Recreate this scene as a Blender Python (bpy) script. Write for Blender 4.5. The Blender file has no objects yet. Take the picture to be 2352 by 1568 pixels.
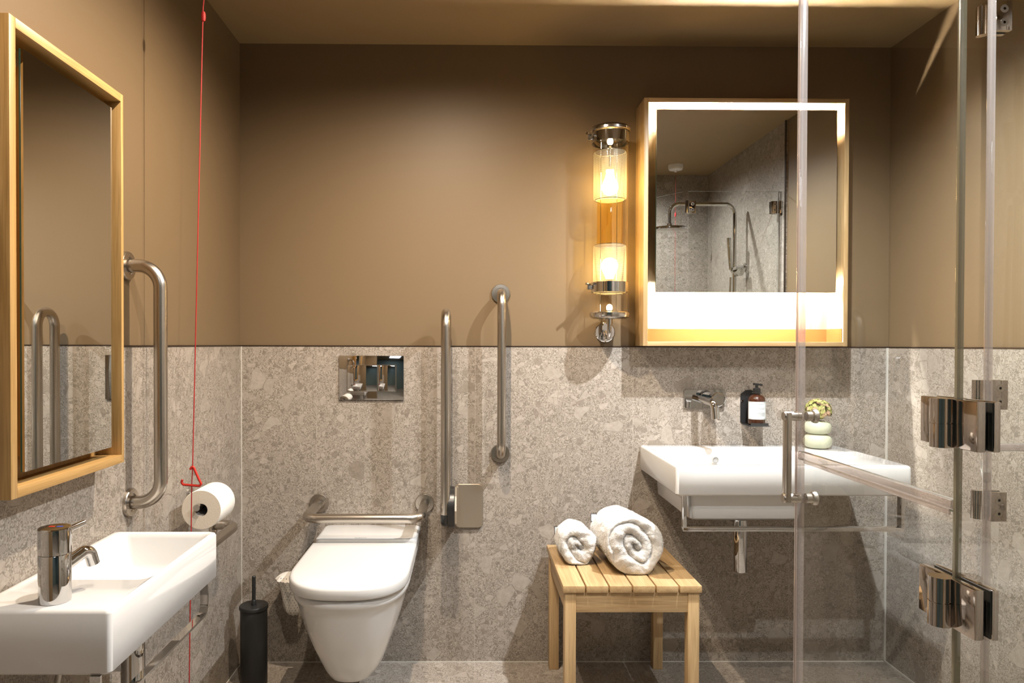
import bpy, bmesh, math, random
from mathutils import Vector, Matrix, noise
PI = math.pi
random.seed(4)
scene = bpy.context.scene
COL = scene.collection

# ---------------------------------------------------------------- room data
XL, XR, H, T = -0.856, 1.600, 2.341, 1.200
YR = -2.24

# ---------------------------------------------------------------- materials
def nmat(name):
    m = bpy.data.materials.new(name); m.use_nodes = True
    nt = m.node_tree; nt.nodes.clear()
    return m, nt
def N(nt, t, **kw):
    n = nt.nodes.new(t)
    for k, v in kw.items():
        if k.startswith('i_'):
            n.inputs[k[2:].replace('_', ' ')].default_value = v
        else: setattr(n, k, v)
    return n
def L(nt, a, b): nt.links.new(a, b)
def M_(nt, op, a, b=None, c=None, clamp=False):
    n = nt.nodes.new('ShaderNodeMath'); n.operation = op; n.use_clamp = clamp
    for i, v in enumerate((a, b, c)):
        if v is None: continue
        if isinstance(v, (int, float)): n.inputs[i].default_value = v
        else: nt.links.new(v, n.inputs[i])
    return n.outputs[0]
def MIX(nt, f, a, b):
    n = nt.nodes.new('ShaderNodeMix'); n.data_type = 'RGBA'
    for s, v in ((n.inputs[0], f), (n.inputs[6], a), (n.inputs[7], b)):
        if isinstance(v, (int, float)): s.default_value = v
        elif isinstance(v, tuple): s.default_value = (*v[:3], 1)
        else: nt.links.new(v, s)
    return n.outputs[2]
def RAMP(nt, f, stops, interp='LINEAR'):
    n = nt.nodes.new('ShaderNodeValToRGB'); n.color_ramp.interpolation = interp
    e = n.color_ramp.elements
    while len(e) < len(stops): e.new(0.5)
    for i, (p, c) in enumerate(stops):
        e[i].position = p
        e[i].color = (c, c, c, 1) if isinstance(c, (int, float)) else (*c, 1)
    L(nt, f, n.inputs[0]); return n.outputs[0]
def simple(name, col, rough=.5, metal=0., spec=.5, coat=0., bump=None, emis=None, es=0.):
    m, nt = nmat(name)
    p = N(nt, 'ShaderNodeBsdfPrincipled'); o = N(nt, 'ShaderNodeOutputMaterial')
    p.inputs['Base Color'].default_value = (*col, 1); p.inputs['Roughness'].default_value = rough
    p.inputs['Metallic'].default_value = metal; p.inputs['Specular IOR Level'].default_value = spec
    p.inputs['Coat Weight'].default_value = coat
    if emis: p.inputs['Emission Color'].default_value = (*emis, 1); p.inputs['Emission Strength'].default_value = es
    if bump:
        sc, st, dist = bump
        tc = N(nt, 'ShaderNodeTexCoord'); nz = N(nt, 'ShaderNodeTexNoise'); nz.inputs['Scale'].default_value = sc
        nz.inputs['Detail'].default_value = 4
        L(nt, tc.outputs['Object'], nz.inputs['Vector'])
        b = N(nt, 'ShaderNodeBump'); b.inputs['Strength'].default_value = st; b.inputs['Distance'].default_value = dist
        L(nt, nz.outputs[0], b.inputs['Height']); L(nt, b.outputs[0], p.inputs['Normal'])
    L(nt, p.outputs[0], o.inputs[0]); return m

def stone(name, joint_axis=None, x0=0., flip=None, seed=0., rough=.42, gain=1.0, jy=None, plane=(0, 2)):
    """Ceppo-like breccia porcelain: fine grit, mid chips, sparse large clasts."""
    m, nt = nmat(name)
    tc = N(nt, 'ShaderNodeTexCoord'); sp = N(nt, 'ShaderNodeSeparateXYZ'); L(nt, tc.outputs['Object'], sp.inputs[0])
    co = [sp.outputs[i] for i in range(3)]
    jm = None; off = None
    def joint(ax, o):
        u = M_(nt, 'DIVIDE', M_(nt, 'SUBTRACT', co[ax], o), .6)
        fr = M_(nt, 'FRACT', u); fl = M_(nt, 'FLOOR', u)
        d = M_(nt, 'MINIMUM', fr, M_(nt, 'SUBTRACT', 1., fr))
        return M_(nt, 'LESS_THAN', d, .0014), fl
    if joint_axis is not None:
        jm, off = joint(joint_axis, x0)
        if jy is not None:
            j2, o2 = joint(jy[0], jy[1]); jm = M_(nt, 'MAXIMUM', jm, j2)
            off = M_(nt, 'ADD', off, M_(nt, 'MULTIPLY', o2, 3.7))
    vec = N(nt, 'ShaderNodeCombineXYZ')
    if off is None: off = M_(nt, 'ADD', 0., 0.)
    L(nt, M_(nt, 'ADD', co[plane[0]], M_(nt, 'MULTIPLY_ADD', off, 1.731, seed)), vec.inputs[0])
    L(nt, M_(nt, 'ADD', co[plane[1]], M_(nt, 'MULTIPLY_ADD', off, 2.317, seed * .7)), vec.inputs[1])
    # warp
    nz = N(nt, 'ShaderNodeTexNoise', noise_dimensions='2D'); nz.inputs['Scale'].default_value = 14; nz.inputs['Detail'].default_value = 2
    L(nt, vec.outputs[0], nz.inputs['Vector'])
    sub = N(nt, 'ShaderNodeVectorMath', operation='SUBTRACT'); L(nt, nz.outputs['Color'], sub.inputs[0]); sub.inputs[1].default_value = (.5, .5, .5)
    scl = N(nt, 'ShaderNodeVectorMath', operation='SCALE'); L(nt, sub.outputs[0], scl.inputs[0]); scl.inputs['Scale'].default_value = .028
    add = N(nt, 'ShaderNodeVectorMath', operation='ADD'); L(nt, vec.outputs[0], add.inputs[0]); L(nt, scl.outputs[0], add.inputs[1])
    V = add.outputs[0]
    def vor(scale, feat='F1', rnd=1.):
        v = N(nt, 'ShaderNodeTexVoronoi', feature=feat, voronoi_dimensions='2D'); v.inputs['Scale'].default_value = scale; v.inputs['Randomness'].default_value = rnd
        L(nt, V, v.inputs['Vector']); return v
    g = gain
    def c(r, gg, b): return (r * g * .92, gg * g * .86, b * g * .81)
    # matrix grit
    n1 = N(nt, 'ShaderNodeTexNoise', noise_dimensions='2D'); n1.inputs['Scale'].default_value = 240; n1.inputs['Detail'].default_value = 2; L(nt, V, n1.inputs['Vector'])
    n2 = N(nt, 'ShaderNodeTexNoise', noise_dimensions='2D'); n2.inputs['Scale'].default_value = 5; n2.inputs['Detail'].default_value = 1; L(nt, V, n2.inputs['Vector'])
    base = RAMP(nt, n1.outputs[0], [(.32, c(.17, .153, .132)), (.50, c(.31, .285, .25)), (.68, c(.47, .44, .40))])
    base = MIX(nt, M_(nt, 'MULTIPLY', RAMP(nt, n2.outputs[0], [(.4, 0.), (.65, 1.)]), .25), base, c(.22, .2, .175))
    def layer(base, scale, lo, light, dark, edge, keep, darkshare, full=True):
        f = vor(scale); e = vor(scale, 'DISTANCE_TO_EDGE') if full else None
        s = N(nt, 'ShaderNodeSeparateColor'); L(nt, f.outputs['Color'], s.inputs[0])
        pick = M_(nt, 'GREATER_THAN', s.outputs[0], lo)
        size = M_(nt, 'MULTIPLY_ADD', s.outputs[1], keep, .36)          # distance radius
        inside = M_(nt, 'LESS_THAN', f.outputs['Distance'], M_(nt, 'ADD', size, .12))
        if full:
            ed = M_(nt, 'GREATER_THAN', e.outputs['Distance'], edge); mask = M_(nt, 'MULTIPLY', M_(nt, 'MULTIPLY', pick, ed), inside)
        else:
            mask = M_(nt, 'MULTIPLY', pick, M_(nt, 'LESS_THAN', f.outputs['Distance'], .50))
        isd = M_(nt, 'LESS_THAN', s.outputs[2], darkshare)
        tone = MIX(nt, s.outputs[1], light[0], light[1])
        tone = MIX(nt, isd, tone, dark)
        b2 = base
        if full:
            if scale < 50:
                nn = N(nt, 'ShaderNodeTexNoise', noise_dimensions='2D'); nn.inputs['Scale'].default_value = scale * 3; nn.inputs['Detail'].default_value = 2; L(nt, V, nn.inputs['Vector'])
                tone = MIX(nt, RAMP(nt, nn.outputs[0], [(.42, .0), (.62, .4)]), tone, c(.30, .27, .235))
            rim = M_(nt, 'MULTIPLY', pick, M_(nt, 'MULTIPLY', inside, M_(nt, 'LESS_THAN', e.outputs['Distance'], edge)))
            b2 = MIX(nt, M_(nt, 'MULTIPLY', rim, .4), base, c(.15, .135, .115))
        return MIX(nt, M_(nt, 'MULTIPLY', mask, .75), b2, tone)
    base = layer(base, 300, .52, (c(.27, .25, .22), c(.43, .40, .365)), c(.19, .17, .145), .06, .6, .3, False)
    base = layer(base, 155, .68, (c(.30, .275, .245), c(.47, .44, .40)), c(.2, .18, .155), .06, .6, .25, False)
    base = layer(base, 82, .76, (c(.31, .285, .255), c(.43, .40, .365)), c(.2, .18, .155), .05, .5, .22)
    base = layer(base, 44, .88, (c(.34, .31, .28), c(.47, .44, .405)), c(.21, .185, .16), .035, .38, .2)
    base = layer(base, 17, .92, (c(.35, .325, .29), c(.44, .415, .38)), c(.23, .205, .175), .03, .28, .15)
    if jm is not None: base = MIX(nt, M_(nt, 'MULTIPLY', jm, .8), base, c(.46, .43, .39))
    p = N(nt, 'ShaderNodeBsdfPrincipled'); p.inputs['Roughness'].default_value = rough
    p.inputs['Specular IOR Level'].default_value = .35
    L(nt, base, p.inputs['Base Color'])
    o = N(nt, 'ShaderNodeOutputMaterial'); L(nt, p.outputs[0], o.inputs[0]); return m

def wood(name, axis, light=(.50, .34, .17), dark=(.36, .225, .095), rough=.45, fine=1.):
    m, nt = nmat(name)
    tc = N(nt, 'ShaderNodeTexCoord'); mp = N(nt, 'ShaderNodeMapping'); L(nt, tc.outputs['Object'], mp.inputs[0])
    s = [26., 26., 26.]; s[axis] = 1.7; mp.inputs['Scale'].default_value = s
    nz = N(nt, 'ShaderNodeTexNoise'); nz.inputs['Scale'].default_value = 1.6; nz.inputs['Detail'].default_value = 5; nz.inputs['Distortion'].default_value = .9
    L(nt, mp.outputs[0], nz.inputs['Vector'])
    mp2 = N(nt, 'ShaderNodeMapping'); L(nt, tc.outputs['Object'], mp2.inputs[0])
    s2 = [420. * fine] * 3; s2[axis] = 9.; mp2.inputs['Scale'].default_value = s2
    n2 = N(nt, 'ShaderNodeTexNoise'); n2.inputs['Scale'].default_value = 1.; n2.inputs['Detail'].default_value = 2; L(nt, mp2.outputs[0], n2.inputs['Vector'])
    col = RAMP(nt, nz.outputs[0], [(.32, dark), (.5, tuple((a + b) / 2 for a, b in zip(light, dark))), (.66, light)])
    col = MIX(nt, RAMP(nt, n2.outputs[0], [(.36, .45), (.52, 0.)]), col, tuple(a * .7 for a in dark))
    p = N(nt, 'ShaderNodeBsdfPrincipled'); p.inputs['Roughness'].default_value = rough; L(nt, col, p.inputs['Base Color'])
    b = N(nt, 'ShaderNodeBump'); b.inputs['Strength'].default_value = .15; b.inputs['Distance'].default_value = .0006
    L(nt, n2.outputs[0], b.inputs['Height']); L(nt, b.outputs[0], p.inputs['Normal'])
    o = N(nt, 'ShaderNodeOutputMaterial'); L(nt, p.outputs[0], o.inputs[0]); return m

def clear(name, tint=(.975, .985, .978), refl=1.3, body=0., bcol=(.8, .8, .8)):
    """thin clear sheet: see-through with a fresnel reflection on the outer face"""
    m, nt = nmat(name)
    tr = N(nt, 'ShaderNodeBsdfTransparent'); tr.inputs[0].default_value = (*tint, 1)
    gl = N(nt, 'ShaderNodeBsdfGlossy'); gl.inputs['Roughness'].default_value = .004; gl.inputs[0].default_value = (1, 1, 1, 1)
    fr = N(nt, 'ShaderNodeFresnel'); fr.inputs[0].default_value = 1.45
    ge = N(nt, 'ShaderNodeNewGeometry')
    f = M_(nt, 'MULTIPLY', M_(nt, 'MULTIPLY', fr.outputs[0], refl, clamp=True), M_(nt, 'SUBTRACT', 1., ge.outputs['Backfacing']), clamp=True)
    mx = N(nt, 'ShaderNodeMixShader'); L(nt, f, mx.inputs[0]); L(nt, gl.outputs[0], mx.inputs[2])
    if body > 0:
        df = N(nt, 'ShaderNodeBsdfPrincipled'); df.inputs['Base Color'].default_value = (*bcol, 1); df.inputs['Roughness'].default_value = .2
        m2 = N(nt, 'ShaderNodeMixShader'); m2.inputs[0].default_value = body; L(nt, tr.outputs[0], m2.inputs[1]); L(nt, df.outputs[0], m2.inputs[2])
        L(nt, m2.outputs[0], mx.inputs[1])
    else: L(nt, tr.outputs[0], mx.inputs[1])
    o = N(nt, 'ShaderNodeOutputMaterial'); L(nt, mx.outputs[0], o.inputs[0]); return m

def emit(name, col, s):
    m, nt = nmat(name); e = N(nt, 'ShaderNodeEmission'); e.inputs[0].default_value = (*col, 1); e.inputs[1].default_value = s
    o = N(nt, 'ShaderNodeOutputMaterial'); L(nt, e.outputs[0], o.inputs[0]); return m

def perforated(name):
    m, nt = nmat(name)
    tc = N(nt, 'ShaderNodeTexCoord'); sp = N(nt, 'ShaderNodeSeparateXYZ'); L(nt, tc.outputs['Object'], sp.inputs[0])
    an = M_(nt, 'MULTIPLY', M_(nt, 'ARCTAN2', sp.outputs[1], sp.outputs[0]), .058 / .0042)
    zz = M_(nt, 'DIVIDE', sp.outputs[2], .0036)
    row = M_(nt, 'FLOOR', zz)
    an = M_(nt, 'ADD', an, M_(nt, 'MULTIPLY', M_(nt, 'MODULO', row, 2.), .5))
    dx = M_(nt, 'SUBTRACT', M_(nt, 'FRACT', an), .5); dz = M_(nt, 'SUBTRACT', M_(nt, 'FRACT', zz), .5)
    r = M_(nt, 'SQRT', M_(nt, 'ADD', M_(nt, 'MULTIPLY', dx, dx), M_(nt, 'MULTIPLY', dz, dz)))
    hole = M_(nt, 'LESS_THAN', r, .42)
    tr = N(nt, 'ShaderNodeBsdfTransparent'); p = N(nt, 'ShaderNodeBsdfPrincipled')
    p.inputs['Base Color'].default_value = (.30, .27, .2, 1); p.inputs['Roughness'].default_value = .4
    mx = N(nt, 'ShaderNodeMixShader'); L(nt, hole, mx.inputs[0]); L(nt, p.outputs[0], mx.inputs[1]); L(nt, tr.outputs[0], mx.inputs[2])
    o = N(nt, 'ShaderNodeOutputMaterial'); L(nt, mx.outputs[0], o.inputs[0]); return m

def dots(name):
    m, nt = nmat(name)
    tc = N(nt, 'ShaderNodeTexCoord'); sp = N(nt, 'ShaderNodeSeparateXYZ'); L(nt, tc.outputs['Object'], sp.inputs[0])
    an = M_(nt, 'MULTIPLY', M_(nt, 'ARCTAN2', sp.outputs[1], sp.outputs[0]), .05 / .013)
    zz = M_(nt, 'DIVIDE', sp.outputs[2], .0098)
    an = M_(nt, 'ADD', an, M_(nt, 'MULTIPLY', M_(nt, 'FLOOR', zz), .5))
    dx = M_(nt, 'MULTIPLY', M_(nt, 'SUBTRACT', M_(nt, 'FRACT', an), .5), 1.5); dz = M_(nt, 'SUBTRACT', M_(nt, 'FRACT', zz), .5)
    r = M_(nt, 'SQRT', M_(nt, 'ADD', M_(nt, 'MULTIPLY', dx, dx), M_(nt, 'MULTIPLY', dz, dz)))
    col = MIX(nt, M_(nt, 'LESS_THAN', r, .16), (.72, .67, .60), (.02, .02, .025))
    p = N(nt, 'ShaderNodeBsdfPrincipled'); p.inputs['Roughness'].default_value = .6; L(nt, col, p.inputs['Base Color'])
    o = N(nt, 'ShaderNodeOutputMaterial'); L(nt, p.outputs[0], o.inputs[0]); return m

def paint(name, col, ax=None, pos=0.):
    m, nt = nmat(name)
    tc = N(nt, 'ShaderNodeTexCoord')
    nz = N(nt, 'ShaderNodeTexNoise'); nz.inputs['Scale'].default_value = 190; nz.inputs['Detail'].default_value = 3; L(nt, tc.outputs['Object'], nz.inputs['Vector'])
    n2 = N(nt, 'ShaderNodeTexNoise'); n2.inputs['Scale'].default_value = 2.2; n2.inputs['Detail'].default_value = 3; L(nt, tc.outputs['Object'], n2.inputs['Vector'])
    c = MIX(nt, RAMP(nt, n2.outputs[0], [(.35, 0.), (.7, .35)]), tuple(col), tuple(x * .93 for x in col))
    hgt = nz.outputs[0]
    if ax is not None:
        sp = N(nt, 'ShaderNodeSeparateXYZ'); L(nt, tc.outputs['Object'], sp.inputs[0])
        j = M_(nt, 'LESS_THAN', M_(nt, 'ABSOLUTE', M_(nt, 'SUBTRACT', sp.outputs[ax], pos)), .0016)
        c = MIX(nt, M_(nt, 'MULTIPLY', j, .3), c, tuple(x * .5 for x in col))
    p = N(nt, 'ShaderNodeBsdfPrincipled'); p.inputs['Roughness'].default_value = .48; p.inputs['Specular IOR Level'].default_value = .3
    L(nt, c, p.inputs['Base Color'])
    b = N(nt, 'ShaderNodeBump'); b.inputs['Strength'].default_value = .12; b.inputs['Distance'].default_value = .0006
    L(nt, hgt, b.inputs['Height']); L(nt, b.outputs[0], p.inputs['Normal'])
    o = N(nt, 'ShaderNodeOutputMaterial'); L(nt, p.outputs[0], o.inputs[0]); return m

PAINT = (.168, .116, .065)
M = dict(
    stone_back=stone('stone tile back', 0, -.571, seed=.0),
    stone_left=stone('stone tile left', 1, 0.0, seed=3.1, plane=(1, 2)),
    stone_right=stone('stone tile right', 1, .034, seed=7.4, plane=(1, 2)),
    stone_rear=stone('stone tile rear', 0, .4, seed=9.4),
    stone_floor=stone('stone floor', 0, -.571, seed=5.3, rough=.38, jy=(1, .03), plane=(0, 1)),
    paint=paint('taupe paint', PAINT), paint_l=paint('taupe paint left', PAINT, 1, -.79), ceil=paint('taupe paint with ceiling glow tint', (.32, .225, .12)),  # ceil is the same taupe, lightened so its colour carries the led glow
    hall=simple('blue grey hall paint', (.16, .22, .22), .6),
    grout=simple('silicone joint', (.55, .52, .47), .5), trimbrown=simple('dark bronze trim', (.05, .033, .022), .4, .6),
    ceramic=simple('white glazed ceramic', (.66, .65, .635), .07, 0, .5, .3),
    plastic=simple('white plastic', (.64, .63, .615), .18),
    chrome=simple('polished chrome', (.60, .595, .59), .04, 1.),
    chromer=simple('soft chrome', (.66, .64, .61), .14, 1.),
    steel=simple('brushed steel', (.50, .455, .40), .27, 1.),
    steelplate=simple('satin steel plate', (.60, .53, .44), .38, 1.),
    mirror=simple('mirror silver', (.80, .81, .79), .0, 1.),
    mirror_edge=simple('mirror glass edge', (.03, .09, .07), .1, 0, .8),
    wood_x=wood('oak grain across', 0), wood_y=wood('oak grain deep', 1), wood_z=wood('oak grain upright', 2),
    teak_y=wood('stool slat wood', 1, (.56, .385, .20), (.41, .26, .12)), teak_x=wood('stool rail wood', 0, (.56, .39, .205), (.41, .265, .125)), teak_z=wood('stool leg wood', 2, (.56, .39, .205), (.42, .27, .125)),
    lwood_y=wood('oak deep warm light tint', 1, (.52, .325, .125), (.37, .21, .065)), lwood_z=wood('oak upright warm light tint', 2, (.52, .325, .125), (.37, .21, .065)),  # same oak as the lit cabinet, warm lamplight mixed into the colour
    orange=simple('orange laminate', (.165, .055, .013), .8, 0, .08), brownin=simple('dark housing', (.10, .05, .025), .5),
    black=simple('matt black', (.012, .012, .012), .45), blackp=simple('black plastic', (.015, .014, .013), .3),
    red=simple('red plastic', (.50, .022, .012), .35), cordred=simple('red cord', (.38, .012, .012), .6),
    paper=simple('tissue paper', (.80, .76, .70), .9, 0, .1, 0, (900, .3, .0006)), paperend=simple('tissue roll end', (.74, .66, .55), .95, 0, .1, 0, (300, .4, .0008)),
    terry=simple('white terry cotton', (.70, .68, .65), .95, 0, .1),
    amber=simple('amber bottle', (.045, .014, .006), .08, 0, .6, .5), label=simple('paper label', (.66, .70, .70), .6), ink=simple('grey ink', (.10, .11, .12), .7),
    darktag=simple('black tag border', (.02, .02, .03), .7),
    vase=simple('pale green stoneware', (.50, .51, .38), .45, 0, .4, 0, (60, .2, .001)), flower=simple('hydrangea green petals', (.40, .40, .12), .7), flower2=simple('hydrangea dusty petals', (.50, .32, .20), .7),
    glass=clear('clear shower glass'), glass_edge=simple('green glass edge', (.05, .11, .075), .12, 0, .7),
    lampglass=clear('lamp glass', (.97, .95, .9), 1.3), amberglass=clear('amber lamp glass', (.99, .86, .48), 1.0),
    seal2=clear('smoky seal', (.75, .72, .6), 1.4, .6, (.22, .20, .14)),
    seal=clear('translucent seal', (.86, .82, .80), 1.6, .32, (.62, .56, .54)),
    perf=perforated('perforated lamp mesh'), dots=dots('polka dot wrapper'),
    bulb=emit('lamp bulb', (1., .70, .27), 85.), bulb_s=emit('small lamp bulb', (1., .75, .45), 45.), led_t=emit('led strip upper', (1., .90, .74), 3200.), led=emit('led strip', (1., .96, .91), 1250.), down=emit('downlight lens', (1., .86, .68), 6.),
    whitep=simple('white ceiling plastic', (.75, .74, .72), .35), black_gap=simple('dark gap', (.02, .018, .015), .6),
    hose=simple('braided steel hose', (.45, .42, .38), .35, 1., .5, 0, (700, .6, .001)),
)

# ---------------------------------------------------------------- mesh tools
def fillet(pts, r, seg=8):
    pts = [Vector(p) for p in pts]; out = [pts[0]]
    for i in range(1, len(pts) - 1):
        a, b, c = pts[i - 1], pts[i], pts[i + 1]
        d1 = (a - b).normalized(); d2 = (c - b).normalized(); ang = d1.angle(d2)
        if ang > PI - .02: out.append(b); continue
        t = min(r / math.tan(ang / 2), (a - b).length * .98, (c - b).length * .98); rr = t * math.tan(ang / 2)
        bis = (d1 + d2).normalized(); cen = b + bis * (rr / math.sin(ang / 2))
        s = b + d1 * t - cen; e = b + d2 * t - cen; w = s.angle(e)
        for k in range(seg + 1):
            f = k / seg
            out.append(cen + (s * math.sin((1 - f) * w) + e * math.sin(f * w)) / math.sin(w))
    out.append(pts[-1]); return out

class MB:
    def __init__(s): s.bm = bmesh.new(); s.mi = 0
    def _face(s, vs):
        try:
            f = s.bm.faces.new(vs); f.material_index = s.mi; return f
        except ValueError: return None
    def box(s, x0, x1, y0, y1, z0, z1, bev=0., seg=2, rot=None):
        b = bmesh.new(); bmesh.ops.create_cube(b, size=1.)
        bmesh.ops.scale(b, vec=(abs(x1 - x0), abs(y1 - y0), abs(z1 - z0)), verts=b.verts)
        if bev > 0: bmesh.ops.bevel(b, geom=list(b.edges), offset=bev, segments=seg, profile=.5, affect='EDGES')
        bmesh.ops.translate(b, vec=((x0 + x1) / 2, (y0 + y1) / 2, (z0 + z1) / 2), verts=b.verts)
        if rot is not None: bmesh.ops.transform(b, matrix=rot, verts=b.verts)
        s.join(b); return s
    def join(s, b):
        mp = {}
        for v in b.verts: mp[v] = s.bm.verts.new(v.co)
        for f in b.faces: s._face([mp[v] for v in f.verts])
        b.free()
    def loft(s, loops, cap0=True, cap1=True, closed=True):
        rings = [[s.bm.verts.new(p) for p in lp] for lp in loops]; n = len(rings[0])
        for a, b in zip(rings, rings[1:]):
            for i in range(n if closed else n - 1):
                j = (i + 1) % n; s._face([a[i], a[j], b[j], b[i]])
        if cap0: s._face(list(reversed(rings[0])))
        if cap1: s._face(rings[-1])
        return s
    def tube(s, pts, r, n=20, cap=True, flat=None):
        pts = [Vector(p) for p in pts]; m = len(pts); rr = r if isinstance(r, (list, tuple)) else [r] * m
        tan = [(pts[min(i + 1, m - 1)] - pts[max(i - 1, 0)]).normalized() for i in range(m)]
        up = Vector((0, 0, 1)) if abs(tan[0].z) < .9 else Vector((0, 1, 0))
        u = tan[0].cross(up).normalized(); loops = []
        for i in range(m):
            u = (u - tan[i] * u.dot(tan[i])).normalized(); w = tan[i].cross(u)
            loops.append([pts[i] + (u * math.cos(a) + w * math.sin(a)) * rr[i] for a in (2 * PI * k / n for k in range(n))])
        return s.loft(loops, cap, cap)
    def lathe(s, prof, c=(0, 0, 0), axis='z', n=40, cap=True, dir=None):
        c = Vector(c)
        ax = Vector(dir).normalized() if dir else {'x': Vector((1, 0, 0)), 'y': Vector((0, 1, 0)), 'z': Vector((0, 0, 1))}[axis]
        u = ax.orthogonal().normalized(); w = ax.cross(u); loops = []
        for r, h in prof:
            loops.append([c + ax * h + (u * math.cos(a) + w * math.sin(a)) * max(r, 1e-5) for a in (2 * PI * k / n for k in range(n))])
        return s.loft(loops, cap, cap)
    def ball(s, c, r, sc=(1, 1, 1), sub=3):
        b = bmesh.new(); bmesh.ops.create_icosphere(b, subdivisions=sub, radius=r)
        bmesh.ops.scale(b, vec=sc, verts=b.verts); bmesh.ops.translate(b, vec=c, verts=b.verts); s.join(b); return s
    def build(s, name, mat, parent=None, loc=None, sharp=35, smooth=True):
        bmesh.ops.remove_doubles(s.bm, verts=s.bm.verts, dist=1e-6)
        bmesh.ops.recalc_face_normals(s.bm, faces=s.bm.faces)
        me = bpy.data.meshes.new(name); s.bm.to_mesh(me); s.bm.free()
        for mm in (mat if isinstance(mat, (list, tuple)) else [mat]): me.materials.append(mm)
        if smooth:
            for p in me.polygons: p.use_smooth = True
            me.set_sharp_from_angle(angle=math.radians(sharp))
        o = bpy.data.objects.new(name, me); COL.objects.link(o)
        if parent is not None:
            w = WORLD[parent.name]; me.transform(Matrix.Translation(-w)); o.parent = parent; WORLD[o.name] = w.copy()
        else:
            w = Vector(loc) if loc else Vector((0, 0, 0))
            me.transform(Matrix.Translation(-w)); o.location = w; WORLD[o.name] = w.copy()
        return o
WORLD = {}
def thing(name, label, cat, loc=(0, 0, 0), group=None):
    o = bpy.data.objects.new(name, None); COL.objects.link(o); o.location = loc; o.empty_display_size = .05
    WORLD[o.name] = Vector(loc); return tag(o, label, cat, group)
def tag(o, label=None, cat=None, group=None, kind=None):
    if label: o['label'] = label
    if cat: o['category'] = cat
    if group: o['group'] = group
    if kind: o['kind'] = kind
    return o
def struct(name, mb, mat, label=None, **k):
    o = mb.build(name, mat, **k); o['kind'] = 'structure'
    if label: o['label'] = label
    return o
def rrect(cx, cy, hx, hy, r, z, n=8):
    out = []
    for qx, qy, a0 in ((1, 1, 0), (-1, 1, PI / 2), (-1, -1, PI), (1, -1, 1.5 * PI)):
        for k in range(n + 1):
            a = a0 + k / n * PI / 2
            out.append((cx + qx * (hx - r) + r * math.cos(a), cy + qy * (hy - r) + r * math.sin(a), z))
    return out
def textmesh(body, size, mat, parent, M4, name='lettering', ext=.0002):
    cu = bpy.data.curves.new('txt', 'FONT'); cu.body = body; cu.size = size; cu.extrude = ext; cu.align_x = 'CENTER'
    t = bpy.data.objects.new('txt', cu); COL.objects.link(t)
    dg = bpy.context.evaluated_depsgraph_get(); me = bpy.data.meshes.new_from_object(t.evaluated_get(dg))
    bpy.data.objects.remove(t); bpy.data.curves.remove(cu)
    me.transform(M4); me.transform(Matrix.Translation(-WORLD[parent.name])); me.materials.clear(); me.materials.append(mat)
    o = bpy.data.objects.new(name, me); COL.objects.link(o); o.parent = parent; return o
def facing_y(x, y, z):   # text readable from -y
    return Matrix.Translation((x, y, z)) @ Matrix.Rotation(PI / 2, 4, 'X')

# ================================================================ THE ROOM
W_ = .12
# back wall: tile wainscot slab + painted board above, set 6 mm back
b = MB(); b.mi = 0; b.box(XL - W_, XR + W_, 0, W_, -.05, T); b.mi = 1; b.box(XL - W_, XR + W_, .006, W_, T, H + .05)
struct('wall_back', b, [M['stone_back'], M['paint']], smooth=False)
b = MB(); b.mi = 0; b.box(XL - W_, XL, YR, 0, -.05, T); b.mi = 1; b.box(XL - W_, XL - .006, YR, .006, T, H + .05)
struct('wall_left', b, [M['stone_left'], M['paint_l']], smooth=False)
YT = -1.09
b = MB(); b.mi = 0; b.box(XR, XR + W_, YR, 0, -.05, T); b.box(XR, XR + W_, YR, YT, T, H + .05)
b.mi = 1; b.box(XR + .006, XR + W_, YT, .006, T, H + .05)
struct('wall_right', b, [M['stone_right'], M['paint']], smooth=False)
# rear wall with the doorway the photo is taken through
DX0, DX1, DZ = -.50, .56, 2.12
b = MB(); b.mi = 0; b.box(DX1 + .08, XR + W_, YR - .1, YR, -.05, H + .05)
b.mi = 1; b.box(XL - W_, DX0, YR - .1, YR, -.05, H + .05); b.box(DX0, DX1 + .08, YR - .1, YR, DZ, H + .05); b.box(DX1, DX1 + .08, YR - .1, YR, -.05, DZ)
struct('wall_rear', b, [M['stone_rear'], M['paint']], smooth=False)
b = MB(); b.box(XL - W_, XR + W_, -4.1, W_, -.10, 0.); struct('floor', b, M['stone_floor'], smooth=False)
b = MB(); b.box(XL - W_, XR + W_, -4.1, W_, H, H + .1); struct('ceiling', b, M['ceil'], smooth=False)
b = MB(); b.box(XL - W_, XL, -4.1, YR - .1, 0, H); struct('wall_hall_left', b, M['hall'], smooth=False)
b = MB(); b.box(XR, XR + W_, -4.1, YR - .1, 0, H); struct('wall_hall_right', b, M['hall'], smooth=False)
b = MB(); b.box(XL - W_, XR + W_, -4.2, -4.1, -.1, H + .1); struct('wall_hall_end', b, M['hall'], smooth=False)
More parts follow.
